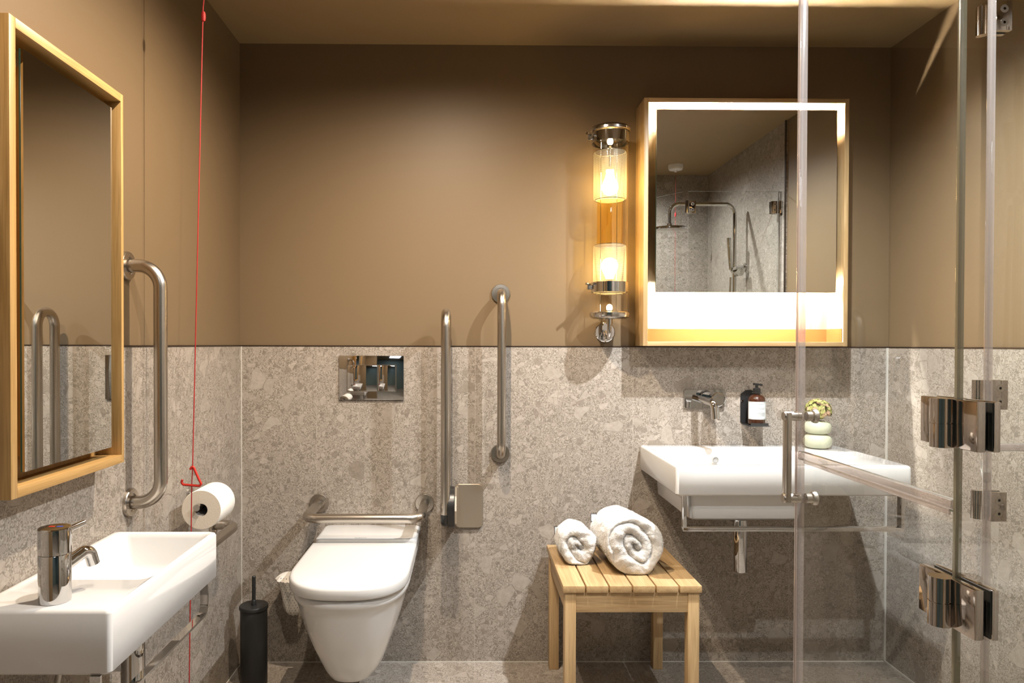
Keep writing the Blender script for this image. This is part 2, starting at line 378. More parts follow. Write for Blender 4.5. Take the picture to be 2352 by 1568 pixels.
# trims: bronze capping on the wainscot, silicone joints in corners
b = MB(); b.box(XL, XR, -.0012, .006, T, T + .0045); b.box(XL - .006, XL + .0012, YR, 0, T, T + .0045); b.box(XR - .0012, XR + .006, YT, 0, T, T + .0045)
struct('trim_1', b, M['trimbrown'], smooth=False)
b = MB(); b.box(XR - .0035, XR + .004, YT - .014, YT, T, H); struct('trim_2', b, M['trimbrown'], smooth=False)
b = MB(); b.box(XL, XL + .003, -.003, 0, 0, T); struct('trim_3', b, M['grout'], smooth=False)
b = MB(); b.box(XR - .006, XR, -.006, 0, 0, T); struct('trim_4', b, M['grout'], smooth=False)
b = MB(); b.box(XR - .006, XR, YR, 0, 0, .006); b.box(XL, XL + .004, YR, 0, 0, .004); b.box(XL, XR, -.003, 0, 0, .003); struct('trim_5', b, M['grout'], smooth=False)

# ================================================================ WALL BASIN (right)
X0, X1, YF = .655, 1.400, -.470
basin = thing('washbasin', 'large white rectangular wall-hung basin with wide right-hand shelf', 'sink', ((X0 + X1) / 2, 0, .735))
def basin_mesh(cx, cy, hx, hy, z0, z1, ox, oy, ohx, ohy, depth, r=.012, ro=.03):
    b = MB(); e = .006
    lp = [rrect(cx, cy, hx - e, hy - e, r, z0), rrect(cx, cy, hx, hy, r, z0 + e), rrect(cx, cy, hx, hy, r, z1 - .008), rrect(cx, cy, hx - .0025, hy - .0025, r, z1 - .0025), rrect(cx, cy, hx - .008, hy - .008, r, z1),
          rrect(ox, oy, ohx + .006, ohy + .006, ro + .004, z1), rrect(ox, oy, ohx + .001, ohy + .001, ro, z1 - .004), rrect(ox, oy, ohx - .003, ohy - .003, ro, z1 - .012),
          rrect(ox, oy, ohx - .014, ohy - .014, ro + .004, z1 - depth + .025), rrect(ox, oy, ohx - .022, ohy - .022, ro + .004, z1 - depth + .008), rrect(ox, oy, ohx - .045, ohy - .045, ro, z1 - depth)]
    b.loft(lp); return b
basin_mesh((X0 + X1) / 2, YF / 2, (X1 - X0) / 2, -YF / 2, .735, .830, .905, -.275, .225, .165, .13).build('basin', M['ceramic'], basin, sharp=50)
b = MB(); b.loft([rrect(.888, -.235, .172, .19, .02, .650), rrect(.888, -.235, .178, .196, .02, .656), rrect(.888, -.235, .183, .200, .02, .736)])
b.build('bowl_underside', M['ceramic'], basin, sharp=50)
b = MB(); b.lathe([(.013, 0), (.013, .004), (.009, .006), (.008, .003)], (.898, -.1275, .795), 'y', 28)
for v in b.bm.verts: v.co.y = -.1275 - (v.co.y + .1275)
b.build('overflow_cap', simple('grey overflow cap', (.35, .35, .34), .3), basin)
b = MB(); b.lathe([(.03, 0), (.028, .004), (.012, .005)], (.888, -.25, .7005), 'z', 28); b.build('drain_plug', M['chrome'], basin)
# towel rail hung beneath it
rail = thing('towel_rail', 'square chrome towel rail fixed under the large white basin', 'towel rail', (1.04, -.44, .618))
b = MB(); x0, x1, yy = .686, 1.392, -.44
b.box(x0, x1, yy - .005, yy + .018, .617, .629, .0008); b.build('rail_bar', M['chrome'], rail)
for xx in (x0, x1 - .011):
    b = MB(); b.box(xx, xx + .011, yy - .005, yy + .018, .629, .735, .0008); b.build('rail_upright', M['chrome'], rail)
trap = thing('waste_trap', 'polished chrome bottle trap below the large white basin', 'pipe', (.955, -.22, .42))
b = MB(); b.lathe([(.0, .418), (.022, .418), (.0235, .421), (.0235, .585), (.021, .60), (.016, .604), (.016, .652)], (.955, -.22, 0), 'z', 36); b.build('trap_cup', M['chrome'], trap)
b = MB(); b.tube([(.955, -.20, .59), (.955, -.003, .59)], .016, 24); b.build('waste_pipe', M['chrome'], trap)
b = MB(); b.lathe([(.034, 0), (.034, -.004), (.018, -.012), (.018, -.02)], (.955, 0, .59), 'y', 36); b.build('wall_flange', M['chrome'], trap)
v = MB(); v.lathe([(.028, 0), (.028, -.003), (.014, -.012), (.012, -.05), (.0, -.05)], (.876, 0, .595), 'y', 32)
tag(v.build('stop_valve', M['chrome'], loc=(.876, 0, .595)), 'small chrome stop valve on the wall under the large basin', 'valve')

# ================================================================ WALL TAP
tap = thing('wall_mixer_tap', 'chrome wall-mounted mixer tap on a rounded plate over the large basin', 'tap', (.898, 0, .97))
b = MB()
lp = lambda y: [(p[0], y, p[1]) for p in [(q[0], q[1]) for q in rrect(.898, 1.0055, .078, .0355, .008, 0)]]
b.loft([lp(0), lp(-.008), [(.898 + (p[0] - .898) * .985, -.010, 1.0055 + (p[2] - 1.0055) * .97) for p in lp(0)]]); b.build('wall_plate', M['chrome'], tap)
b = MB(); b.tube(fillet([(.862, -.008, 1.010), (.882, -.155, 1.000), (.884, -.165, .945)], .022, 8), .0125, 24); b.build('spout', M['chrome'], tap)
b = MB(); b.lathe([(.021, -.008), (.021, -.058), (.026, -.060), (.026, -.098), (.0235, -.1005), (.0, -.1005)], (.919, 0, 1.010), 'y', 40); kn = b.build('control_knob', M['chrome'], tap)
b = MB(); b.tube([(.921, -.085, .990), (.921, -.098, .934)], [.0052, .0045], 16); b.build('lever', M['chrome'], kn)

# ================================================================ SOAP DISPENSER
sb = thing('bottle_bracket', 'black metal wall bracket with a screw behind the amber soap bottle', 'bracket', (1.07, 0, .91))
b = MB(); b.loft([[(1.038, y, .915), (1.075, y, .912), (1.096, y, .912), (1.096, y, 1.03), (1.075, y, 1.040), (1.058, y, 1.038), (1.038, y, 1.024)] for y in (0, -.004)]); b.build('back_plate', M['black'], sb, sharp=30)
b = MB(); b.box(1.042, 1.116, -.082, -.002, .9085, .912, .001); b.box(1.046, 1.112, -.082, -.079, .912, .921, .001); b.build('bottom_shelf', M['black'], sb)
b = MB(); b.lathe([(.0048, -.004), (.0045, -.0065), (.0, -.0068)], (1.0435, 0, .997), 'y', 20); b.build('screw', M['chrome'], sb)
sp = thing('soap_bottle', 'amber soap pump bottle with a pale label on the wall by the tap', 'soap dispenser', (1.082, -.045, .9125))
cx, cy = 1.082, -.045
b = MB(); b.lathe([(0, .9125), (.027, .9125), (.0305, .916), (.031, .925), (.031, 1.003), (.029, 1.013), (.022, 1.021), (.014, 1.024), (.012, 1.031)], (cx, cy, 0), 'z', 40); b.build('bottle', M['amber'], sp)
b = MB()
def arc(z, r): return [(cx + r * math.sin(a), cy - r * math.cos(a), z) for a in [math.radians(-88 + 176 * k / 30) for k in range(31)]]
b.loft([arc(.934, .0314), arc(.9995, .0314)], False, False, False); lb = b.build('label_sheet', M['label'], sp)
for zz, hw in ((.990, 20), (.976, 26), (.972, 22), (.962, 12), (.958, 30), (.955, 28), (.952, 30), (.949, 26), (.946, 28)):
    b = MB(); pts = [(cx + .0318 * math.sin(a), cy - .0318 * math.cos(a)) for a in [math.radians(8 - hw + 2 * hw * k / 12) for k in range(13)]]
    b.loft([[(p[0], p[1], zz) for p in pts], [(p[0], p[1], zz + .0007) for p in pts]], False, False, False); b.build('print_line', M['ink'], lb)
for zz in (.9365, .9968):
    b = MB(); b.loft([arc(zz, .0317), arc(zz + .0006, .0317)], False, False, False); b.build('print_line', M['ink'], lb)
b = MB(); b.lathe([(.0125, 1.029), (.0175, 1.030), (.0175, 1.0315), (.0135, 1.033), (.0135, 1.047), (.011, 1.049), (.0055, 1.050), (.0055, 1.062), (.008, 1.063)], (cx, cy, 0), 'z', 28)
b.loft([[(cx - .011, cy - .007, z), (cx + .020, cy - .005, z - .004), (cx + .020, cy + .005, z - .004), (cx - .011, cy + .007, z)] for z in (1.0605, 1.068)])
b.build('pump', M['blackp'], sp)

# ================================================================ VASE
vx, vy = 1.292, -.085
vs = thing('bud_vase', 'pale green vase of two stacked pebble shapes on the basin shelf', 'vase', (vx, vy, .8302))
b = MB(); pr = []
for k in range(15):
    a = -PI / 2 + PI * k / 14; pr.append((max(.001, .028 + .021 * math.cos(a)) if k > 0 else .02, .8312 + .026 + .0258 * math.sin(a)))
pr[-1] = (.026, .8825)
for k in range(13):
    a = -PI / 2 + PI * (k + .5) / 13; pr.append((.026 + .021 * math.cos(a), .907 + .0235 * math.sin(a)))
pr += [(.018, .931), (.016, .930), (.016, .915)]
b.lathe(pr, (vx, vy, 0), 'z', 48); b.build('vase_body', M['vase'], vs)
fl = thing('flower_head', 'cluster of green and dusty pink flowers in the pebble vase', 'flowers', (vx, vy, .915))
rnd = random.Random(7)
for mi, cnt in ((0, 210), (1, 80)):
    b = MB()
    for k in range(cnt):
        a = rnd.uniform(0, 2 * PI); ph = math.acos(rnd.uniform(-.35, 1)); R = .043 * rnd.uniform(.84, 1.06)
        c = Vector((vx + R * math.sin(ph) * math.cos(a), vy + R * math.sin(ph) * math.sin(a), .967 + R * .95 * math.cos(ph)))
        nrm = (c - Vector((vx, vy, .967))).normalized(); u = nrm.orthogonal().normalized(); w = nrm.cross(u); r0 = rnd.uniform(0, 2)
        for q in range(5):
            t = r0 + q * 2 * PI / 5; d = u * math.cos(t) + w * math.sin(t); s_ = u * math.cos(t + 1.57) + w * math.sin(t + 1.57); l = .0085
            b._face([b.bm.verts.new(c), b.bm.verts.new(c + d * l * .6 + s_ * l * .42 + nrm * .002), b.bm.verts.new(c + d * l + nrm * .0035), b.bm.verts.new(c + d * l * .6 - s_ * l * .42 + nrm * .002)])
    if mi == 0: b.ball((vx, vy, .966), .033, (1, 1, .95), 2)
    if mi == 0: b.tube([(vx, vy, .916), (vx, vy, .95)], .004, 8)
    b.build('petals', M['flower'] if mi == 0 else M['flower2'], fl)

# ================================================================ MIRROR CABINETS
cab = thing('mirror_cabinet', 'backlit oak mirror cabinet with an open shelf above the large basin', 'mirror cabinet', (1.0075, .006, 1.2055))
cx0, cx1, cz0, cz1, cyf, th = .636, 1.381, 1.2055, 2.102, -.120, .016
b = MB(); b.box(cx0, cx0 + th, cyf, .006, cz0, cz1, .0008); b.build('side_panel', M['wood_z'], cab)
b = MB(); b.box(cx1 - th, cx1, cyf, .006, cz0, cz1, .0008); b.build('side_panel', M['wood_z'], cab)
b = MB(); b.box(cx0 + th, cx1 - th, cyf, .006, cz1 - th, cz1, .0006); b.build('top_panel', M['wood_x'], cab)
b = MB(); b.box(cx0 + th, cx1 - th, cyf, .006, cz0, cz0 + th, .0006); b.build('bottom_panel', M['wood_x'], cab)
b = MB(); b.box(cx0 + th, cx1 - th, -.002, .0055, cz0 + th, cz1 - th); b.build('back_panel', wood('oak back darkened for led', 2, (.22, .165, .11), (.165, .118, .07), .7), cab)  # oak colour darkened to hold back the strong led light on it
b = MB(); b.box(cx0 + th, cx1 - th, -.0045, -.002, cz0 + th, 1.270); b.box(cx1 - th - .002, cx1 - th, -.112, -.002, cz0 + th, 1.270); b.box(cx0 + th, cx0 + th + .002, -.112, -.002, cz0 + th, 1.270)
b.build('shelf_lining', M['orange'], cab)
b = MB(); b.box(.6835, 1.341, -.1125, -.1075, 1.402, 2.0635); b.mi = 0; b.build('mirror_plate', M['mirror'], cab, smooth=False)
b = MB(); b.box(.6832, 1.3413, -.1075, -.1035, 1.4017, 2.0638); b.build('mirror_rim', M['mirror_edge'], cab, smooth=False)
b = MB(); b.box(.722, 1.325, -.1035, -.004, 1.446, 2.020); b.build('housing', M['brownin'], cab, smooth=False)
for za, zb in ((2.020, 2.024), (1.442, 1.446)):
    b = MB(); b.box(.724, 1.323, -.101, -.060 if za > 2 else -.086, za, zb); b.build('led_strip', M['led_t' if za > 2 else 'led'], cab, smooth=False)

lc = thing('mirror_cabinet', 'unlit oak framed mirror cabinet on the left wall above the small basin', 'mirror cabinet', (XL, -1.34, .956))
ly0, ly1, lz0, lz1, lxf = -1.439, -1.038, .936, 1.777, -.791
tl = .018
b = MB(); b.box(XL + .0002, lxf, ly0, ly0 + tl, lz0, lz1, .0008); b.build('side_panel', M['lwood_z'], lc)
b = MB(); b.box(XL + .0002, lxf, ly1 - tl * .6, ly1, lz0, lz1, .0008); b.build('side_panel', M['lwood_z'], lc)
b = MB(); b.box(XL + .0002, lxf, ly0 + tl, ly1 - tl * .6, lz1 - tl, lz1, .0006); b.build('top_panel', M['lwood_y'], lc)
b = MB(); b.box(XL + .0002, lxf, ly0 + tl, ly1 - tl * .6, lz0, lz0 + tl, .0006); b.build('bottom_panel', M['lwood_y'], lc)
b = MB(); b.box(XL + .0002, -.848, ly0 + tl, ly1 - tl * .6, lz0 + tl, lz1 - tl); b.box(XL - .0058, XL + .0003, ly0 + .001, ly1 - .001, T + .006, lz1 - .001); b.build('back_panel', M['lwood_z'], lc)
b = MB(); b.box(-.8075, -.8030, -1.382, -1.066, .975, 1.739); b.build('mirror_plate', M['mirror'], lc, smooth=False)
b = MB(); b.box(-.8105, -.8075, -1.3823, -1.0657, .9747, 1.7393); b.build('mirror_rim', M['mirror_edge'], lc, smooth=False)
b = MB(); b.box(-.848, -.8105, -1.36, -1.085, 1.0, 1.715); b.build('housing', M['lwood_z'], lc, smooth=False)

# ================================================================ WALL LAMP
lx, lyy = .519, -.090
lamp = thing('wall_lamp', 'lit tubular glass wall lamp with amber core beside the backlit cabinet', 'wall lamp', (lx, lyy, 1.30))
b = MB(); b.lathe([(.0645, 1.328), (.0655, 1.328), (.0655, 1.986), (.0645, 1.986)], (lx, lyy, 0), 'z', 56, cap=False); b.build('glass_tube', M['lampglass'], lamp)
b = MB(); b.lathe([(.047, 1.577), (.047, 1.735)], (lx, lyy, 0), 'z', 48, cap=False); b.build('amber_tube', M['amberglass'], lamp)
b = MB(); b.lathe([(.0, 1.304), (.060, 1.304), (.070, 1.310), (.0725, 1.318), (.0725, 1.326), (.069, 1.329), (.0, 1.329)], (lx, lyy, 0), 'z', 56); b.build('end_cap', M['chromer'], lamp)
b = MB(); b.lathe([(.0, 1.984), (.069, 1.984), (.0725, 1.986), (.0725, 1.994), (.066, 2.002), (.05, 2.007), (.0, 2.010)], (lx, lyy, 0), 'z', 56); b.build('end_cap', M['chromer'], lamp)
for za, zb in ((1.944, 1.980), (1.401, 1.437)):
    b = MB(); b.lathe([(.0662, za), (.0675, za), (.0675, zb), (.0662, zb)], (lx, lyy, 0), 'z', 56, cap=False)
    b.box(lx - .082, lx - .062, lyy - .012, lyy + .010, (za + zb) / 2 - .008, (za + zb) / 2 + .008, .002)
    b.lathe([(.006, -.014), (.006, .014)], (lx - .074, lyy, (za + zb) / 2), 'y', 16)
    b.lathe([(.0045, 0), (.0045, .025)], (lx - .074, lyy - .01, (za + zb) / 2 + .011), dir=(-.5, -.6, 0), n=12)
    b.build('clamp_band', M['chrome'], lamp)
for za, zb in ((1.738, 1.914), (1.397, 1.574)):
    b = MB(); b.lathe([(.0535, zb - .001), (.0585, zb - .004), (.060, zb - .010), (.060, za + .010), (.0585, za + .004), (.0535, za + .001)], (lx, lyy, 0), 'z', 56, cap=False)
    o = b.build('perforated_shade', M['perf'], lamp)
    for z_ in (za, zb): b = MB(); b.lathe([(.0525, z_), (.0545, z_ + .001), (.0545, z_ - .001)], (lx, lyy, 0), 'z', 56, cap=False); b.build('rim', M['chrome'], o)
for z0, up in ((1.786, 1), (1.497, -1)):
    b = MB(); b.lathe([(0, -.031), (.012, -.029), (.022, -.022), (.029, -.010), (.030, .002), (.026, .016), (.018, .032), (.014, .048), (.014, .062), (0, .062)] if up > 0 else [(0, .031), (.012, .029), (.022, .022), (.029, .010), (.030, -.002), (.026, -.016), (.018, -.032), (.014, -.045), (0, -.045)], (lx, lyy, z0), 'z', 32)
    b.build('bulb', M['bulb'], lamp)
for z0 in (1.952, 1.345):
    b = MB(); b.ball((lx, lyy, z0), .011, (1, 1, 1.2)); b.build('bulb', M['bulb_s'], lamp)
    b = MB(); s_ = 1 if z0 > 1.6 else -1; b.lathe([(.0115, 0), (.0115, s_ * .022)], (lx, lyy, z0 + s_ * .010), 'z', 20); b.build('lamp_socket', M['chromer'], lamp)
b = MB(); b.tube([(lx, lyy, 1.86), (lx, lyy, 1.94)], .005, 10); b.tube([(lx + .03, lyy + .02, 1.33), (lx + .03, lyy + .02, 1.98)], .0016, 8); b.tube([(lx - .03, lyy + .02, 1.33), (lx - .03, lyy + .02, 1.98)], .0016, 8); b.build('inner_rod', M['chromer'], lamp)
b = MB(); b.lathe([(.0375, .006), (.0375, -.002), (.035, -.004), (0, -.004)], (.521, 0, 1.257), 'y', 44); b.build('wall_rose', M['chrome'], lamp)
b = MB(); b.tube(fillet([(lx, lyy, 1.305), (lx, lyy, 1.235), (.521, -.03, 1.235), (.521, -.003, 1.257)], .03, 8), .0075, 16); b.tube([(lx, lyy, 1.285), (lx, lyy, 1.305)], .012, 16); b.tube([(.512, -.004, 1.262), (.512, -.06, 1.238), (.512, -.066, 1.228)], .005, 12)
b.build('bracket_arm', M['chrome'], lamp)

# ================================================================ FLUSH PLATE
fp = thing('flush_plate', 'mirror-polished chrome dual flush plate on the stone wall', 'flush plate', (-.363, 0, 1.0))
fx0, fx1, fz0, fz1 = -.486, -.241, .999, 1.166
b = MB(); b.box(fx0, fx1, -.008, 0, fz0, fz1, .0012); b.build('cover_plate', M['chrome'], fp)
bx0, bx1, bz0, bz1, bd = -.4545, -.2715, 1.0315, 1.130, -.339
b = MB(); w = .002
b.box(bx0 - w, bx1 + w, -.0095, -.0078, bz1, bz1 + w); b.box(bx0 - w, bx1 + w, -.0095, -.0078, bz0 - w, bz0); b.box(bx0 - w, bx0, -.0095, -.0078, bz0, bz1); b.box(bx1, bx1 + w, -.0095, -.0078, bz0, bz1); b.box(bd - .001, bd + .001, -.0095, -.0078, bz0, bz1)
b.build('button_frame', M['steel'], fp, smooth=False)
for a, c in ((bx0, bd - .0012), (bd + .0012, bx1)):
    b = MB(); b.box(a + .001, c - .001, -.0115, -.0078, bz0 + .001, bz1 - .001, .0008); b.build('flush_button', M['chrome'], fp)

# ================================================================ GRAB RAILS
def flange(b_, c, d, r=.036):
    b_.lathe([(r, 0), (r, .006), (r - .002, .009), (.0225, .0095), (.0215, .006)], c, dir=d, n=44)
def grab(name, label, pts, mats, loc, rad=.050, r=.016, ends=None):
    t = thing(name, label, 'grab rail', loc)
    b = MB(); b.tube(fillet(pts, rad, 12), r, 32); b.build('rail_tube', M['steel'], t)
    for c, d in ends:
        b = MB(); flange(b, c, d); b.build('wall_flange', M['steel'], t)
        b = MB(); b.lathe([(.0215, .0), (.0215, .004), (.0165, .0045)], c, dir=d, n=32, cap=False); b.build('flange_gap', M['black_gap'], t)
    return t
grab('grab_rail', 'vertical steel grab rail on the back wall right of the fold-up rail', [(.1245, .004, 1.402), (.1245, -.085, 1.402), (.1245, -.085, .797), (.1245, -.002, .797)], None, (.1245, 0, .797), ends=(((.1245, .006, 1.402), (0, -1, 0)), ((.1245, 0, .797), (0, -1, 0))))
grab('grab_rail', 'horizontal steel back rail projecting over the toilet lid', [(-.561, -.002, .607), (-.561, -.240, .607), (-.162, -.240, .607), (-.162, -.002, .607)], None, (-.36, 0, .607), rad=.045, r=.0165, ends=(((-.561, 0, .607), (0, -1, 0)), ((-.162, 0, .607), (0, -1, 0))))
grab('grab_rail', 'tall vertical steel grab rail on the left wall beside the unlit mirror cabinet', [(XL - .004, -.880, 1.405), (-.776, -.880, 1.405), (-.776, -.880, .807), (XL + .002, -.880, .807)], None, (XL, -.88, .807), rad=.056, r=.0165, ends=(((XL - .006, -.880, 1.405), (1, 0, 0)), ((XL, -.880, .807), (1, 0, 0))))
grab('grab_rail', 'low horizontal steel grab rail on the left wall under the toilet roll', [(XL + .002, -.300, .601), (-.776, -.300, .601), (-.776, -.880, .601), (XL + .002, -.880, .601)], None, (XL, -.59, .60), rad=.045, r=.0165, ends=(((XL, -.300, .601), (1, 0, 0)), ((XL, -.880, .601), (1, 0, 0))))

# fold-up support rail
fr = thing('fold_up_rail', 'steel support rail folded upright on a square wall plate near the toilet', 'grab rail', (0, 0, .60))
b = MB(); lp = lambda y, k: [(.006 + (p[0] - .006) * k, y, .5985 + (p[1] - .5985) * k) for p in rrect(.006, .5985, .053, .083, .018, 0)]
b.loft([lp(0, 1), lp(-.009, 1), lp(-.012, .97)]); b.build('wall_plate', M['steelplate'], fr)
b = MB(); b.loft([[(x, -.009, .528), (x, -.009, .672), (x, -.06, .682), (x, -.10, .688), (x, -.155, .666), (x, -.175, .617), (x, -.155, .568), (x, -.10, .548)] for x in (-.0445, -.0385)]); b.box(-.0445, -.034, -.014, -.009, .528, .672, .002); b.build('pivot_bracket', M['steelplate'], fr, sharp=20)
b = MB(); b.lathe([(.0, -.014), (.066, -.014), (.074, -.011), (.074, .011), (.069, .014), (0, .014)], (-.0585, -.104, .617), 'x', 48)
b.build('pivot_disc', M['blackp'], fr)
xr = -.0785
b = MB(); b.tube(fillet([(xr, -.157, .600), (xr, -.157, 1.323), (xr, -.050, 1.323), (xr, -.050, .66)], .053, 18), .0170, 32); b.build('rail_tube', M['steel'], fr)
b = MB(); b.tube(fillet([(xr, -.157, .602), (xr, -.157, .570), (xr, -.11, .568), (xr + .004, -.095, .60)], .03, 10), .0174, 28); b.tube([(xr, -.050, .662), (xr, -.06, .60)], .0172, 28); b.build('elbow', M['blackp'], fr)

# ================================================================ TOILET
tcx = -.357
toil = thing('toilet', 'white wall-hung toilet with its lid closed', 'toilet', (tcx, 0, .14))
def dloop(w, yb, yf, z, ys=None, e=2.4, n=30, cxx=tcx):
    """D plan: flat back at yb, straight sides to ys, superelliptic nose to yf"""
    if ys is None: ys = yb + (yf - yb) * .62
    out = [(cxx + w, yb, z)]
    out += [(cxx + w, yb + (ys - yb) * k / 8, z) for k in range(1, 8)]
    for k in range(n + 1):
        a = PI * k / n; c, s = math.cos(a), math.sin(a)
        out.append((cxx + w * math.copysign(abs(c) ** (2 / e), c), ys + (yf - ys) * abs(s) ** (2 / e), z))
    out += [(cxx - w, ys + (yb - ys) * k / 8, z) for k in range(1, 9)]
    return out
b = MB()
lv = [(.055, -.520, .180), (.074, -.550, .188), (.086, -.572, .200), (.097, -.592, .225), (.110, -.612, .26), (.128, -.637, .31), (.147, -.657, .365), (.163, -.673, .425), (.1715, -.680, .452), (.1760, -.685, .457), (.1775, -.688, .466), (.1765, -.686, .478), (.172, -.681, .4815)]
b.loft([dloop(w, -.001, yf, z, e=2.6) for w, yf, z in lv])
b.build('bowl', M['ceramic'], toil, sharp=60)
b = MB(); b.loft([rrect(tcx, -.1, w, d, r_, z) for w, d, r_, z in ((.176, .099, .02, .470), (.178, .099, .02, .50), (.179, .099, .02, .518), (.1765, .097, .02, .5235), (.170, .092, .02, .5255))]); b.build('rear_deck', M['ceramic'], toil, sharp=60)
b = MB(); b.loft([dloop(w, yb, yf, z, ys=-.48, e=2.6) for w, yb, yf, z in ((.176, -.235, -.686, .4845), (.1795, -.232, -.692, .487), (.181, -.232, -.695, .492), (.181, -.232, -.695, .513), (.1795, -.233, -.693, .518), (.176, -.236, -.689, .5215), (.168, -.244, -.680, .5235), (.12, -.29, -.62, .525))])
b.build('lid', M['plastic'], toil, sharp=60)
b = MB(); b.box(tcx - .165, tcx + .165, -.240, -.202, .4815, .515, .006); b.build('seat_hinge', M['plastic'], toil)
b = MB(); b.loft([dloop(w, -.23, yf, z, ys=-.50, e=2.3) for w, yf, z in ((.168, -.674, .4812), (.168, -.674, .4848))]); b.build('lid_gap_shade', M['black_gap'], toil)  # dark sheet standing in for the shade between bowl and lid
textmesh('DURAVIT', .010, M['ink'], toil, Matrix.Translation((tcx - .02, -.190, .5256)), 'maker_mark')

# toilet brush
br = thing('toilet_brush', 'slim matt black cylindrical toilet brush holder in the left corner', 'toilet brush', (-.757, -.172, 0))
b = MB(); b.lathe([(0, 0), (.044, 0), (.0465, .003), (.0465, .268), (.0455, .270), (0, .270)], (-.757, -.172, 0), 'z', 48); b.build('holder', M['black'], br)
b = MB(); b.lathe([(0, .2705), (.049, .2705), (.050, .273), (.050, .281), (.048, .284), (0, .284)], (-.757, -.172, 0), 'z', 48); b.build('lid', M['black'], br)
b = MB(); b.lathe([(.009, .2842), (.008, .30), (.0065, .302), (.0065, .384), (.005, .386), (0, .386)], (-.757, -.172, 0), 'z', 32); b.build('brush_handle', M['black'], br)

# spare wrapped roll + post
ps = thing('spare_roll_holder', 'slim chrome post holding the dotted wrapped roll left of the toilet', 'holder', (-.655, 0, .30))
b = MB(); b.tube(fillet([(-.655, -.001, .325), (-.655, -.075, .325), (-.655, -.075, .300)], .015, 8), .006, 16); b.build('post', M['chrome'], ps)
b = MB(); b.lathe([(.02, 0), (.02, -.006), (.008, -.008)], (-.655, 0, .325), 'y', 28); b.build('wall_flange', M['chrome'], ps)
cxp, cyp, z0p = -.650, -.078, .214
b = MB(); rnd = random.Random(3); loops = []
prof = [(.004, 0), (.016, .001), (.026, .007), (.034, .019), (.038, .035), (.040, .06), (.042, .09), (.046, .112), (.052, .126), (.055, .134), (.048, .141), (.038, .147), (.024, .150), (.004, .149)]
for r, h in prof:
    lp_ = []
    for k in range(64):
        a = 2 * PI * k / 64; nn = noise.noise(Vector((math.cos(a) * 2.2, math.sin(a) * 2.2, h * 34))) * .0045
        cr = .0022 * math.sin(a * 11 + h * 20) * (1 if h < .03 or h > .11 else .25)
        lp_.append((cxp + .016 * (.15 - h) / .15 + (r + nn + cr) * math.cos(a), cyp + (r + nn + cr) * math.sin(a), z0p + h))
    loops.append(lp_)
b.loft(loops); pk = b.build('wrapped_roll', M['dots'], loc=(cxp, cyp, z0p + .08))
tag(pk, 'spare toilet roll in white paper with small black dots left of the toilet', 'toilet roll'); pk['label'] = 'spare roll wrapped in dotted white paper, half hidden behind the toilet'
for s_, zz, sz in (('Think', .303, .011), ('Be', .293, .011), ('one roll', .284, .006), ('at a time', .278, .006)):
    textmesh(s_, sz, M['ink'], pk, Matrix.Translation((cxp + .002, cyp - .0475, zz)) @ Matrix.Rotation(PI / 2, 4, 'X'))

# ================================================================ TOILET ROLL + HOLDER (left wall)
rh = thing('toilet_roll_holder', 'chrome wall arm through the white toilet roll on the left wall', 'toilet roll holder', (XL, -.50, .745))
b = MB(); b.lathe([(.022, 0), (.022, .006), (.012, .010)], (XL, -.500, .748), dir=(1, 0, 0), n=32); b.build('wall_flange', M['chromer'], rh)
b = MB(); b.tube(fillet([(XL + .004, -.500, .748), (-.766, -.500, .744), (-.770, -.663, .742)], .018, 8), .0095, 24); b.build('arm', M['chromer'], rh)
tr = thing('toilet_roll', 'open white toilet roll on the chrome arm below the red pull handle', 'toilet roll', (-.762, -.59, .733))
rcx, rcz, ya, yb_ = -.762, .733, -.648, -.528
b = MB(); b.lathe([(.0178, 0), (.0178, yb_ - ya), (.0555, yb_ - ya), (.057, yb_ - ya - .002), (.057, .002), (.0555, 0), (.0178, 0)], (rcx, ya, rcz), 'y', 72, cap=False)
b.mi = 0
o = b.build('paper_roll', [M['paper'], M['paperend']], tr, sharp=40)
for p in o.data.polygons:
    if abs(p.normal.y) > .8: p.material_index = 1
b = MB(); b.lathe([(.0177, .001), (.0177, yb_ - ya - .001), (.0168, yb_ - ya - .001), (.0168, .001)], (rcx, ya, rcz), 'y', 40, cap=False); b.build('cardboard_core', simple('grey cardboard', (.30, .27, .24), .9), tr)

# ================================================================ RED PULL CORD
def rose(name, label, x, y):
    t = thing(name, label, 'pull cord', (x, y, H))
    b = MB(); b.lathe([(0, H), (.045, H), (.045, H - .022), (.040, H - .030), (.012, H - .034), (.006, H - .045), (0, H - .045)], (x, y, 0), 'z', 36); b.build('ceiling_rose', M['whitep'], t)
    return t
pc = rose('pull_cord', 'red emergency pull cord with triangular handle hanging by the left wall', -.675, -.80)
b = MB(); b.tube([(-.675, -.80, H - .03), (-.6975, -.80, 2.09), (-.727, -.80, .886), (-.7295, -.80, .836), (-.7400, -.80, .12)], .00145, 10); b.build('cord', M['cordred'], pc)
b = MB(); b.lathe([(0, -.014), (.004, -.012), (.0058, -.006), (.0058, .006), (.004, .012), (0, .014)], (-.6965, -.80, 2.068), 'z', 20); b.build('bead', M['cordred'], pc)
HP = [(-.7335, .8765), (-.728, .884), (-.7245, .882), (-.7120, .853), (-.7045, .838), (-.7090, .8325), (-.752, .836), (-.7565, .842), (-.754, .849)]
b = MB(); b.tube(fillet([(x, -.80, z) for x, z in HP], .0035, 4), .0033, 14); b.build('handle', M['red'], pc)
b = MB(); b.box(-.768, -.716, -.803, -.797, .110, .120, .002); b.build('low_handle', M['red'], pc)
pc2 = rose('pull_cord', 'red pull cord dropping from a white ceiling rose in the shower corner', 1.305, -1.98)
b = MB(); b.tube([(1.305, -1.98, H - .03), (1.305, -1.98, .15)], .0009, 8); b.build('cord', M['cordred'], pc2)
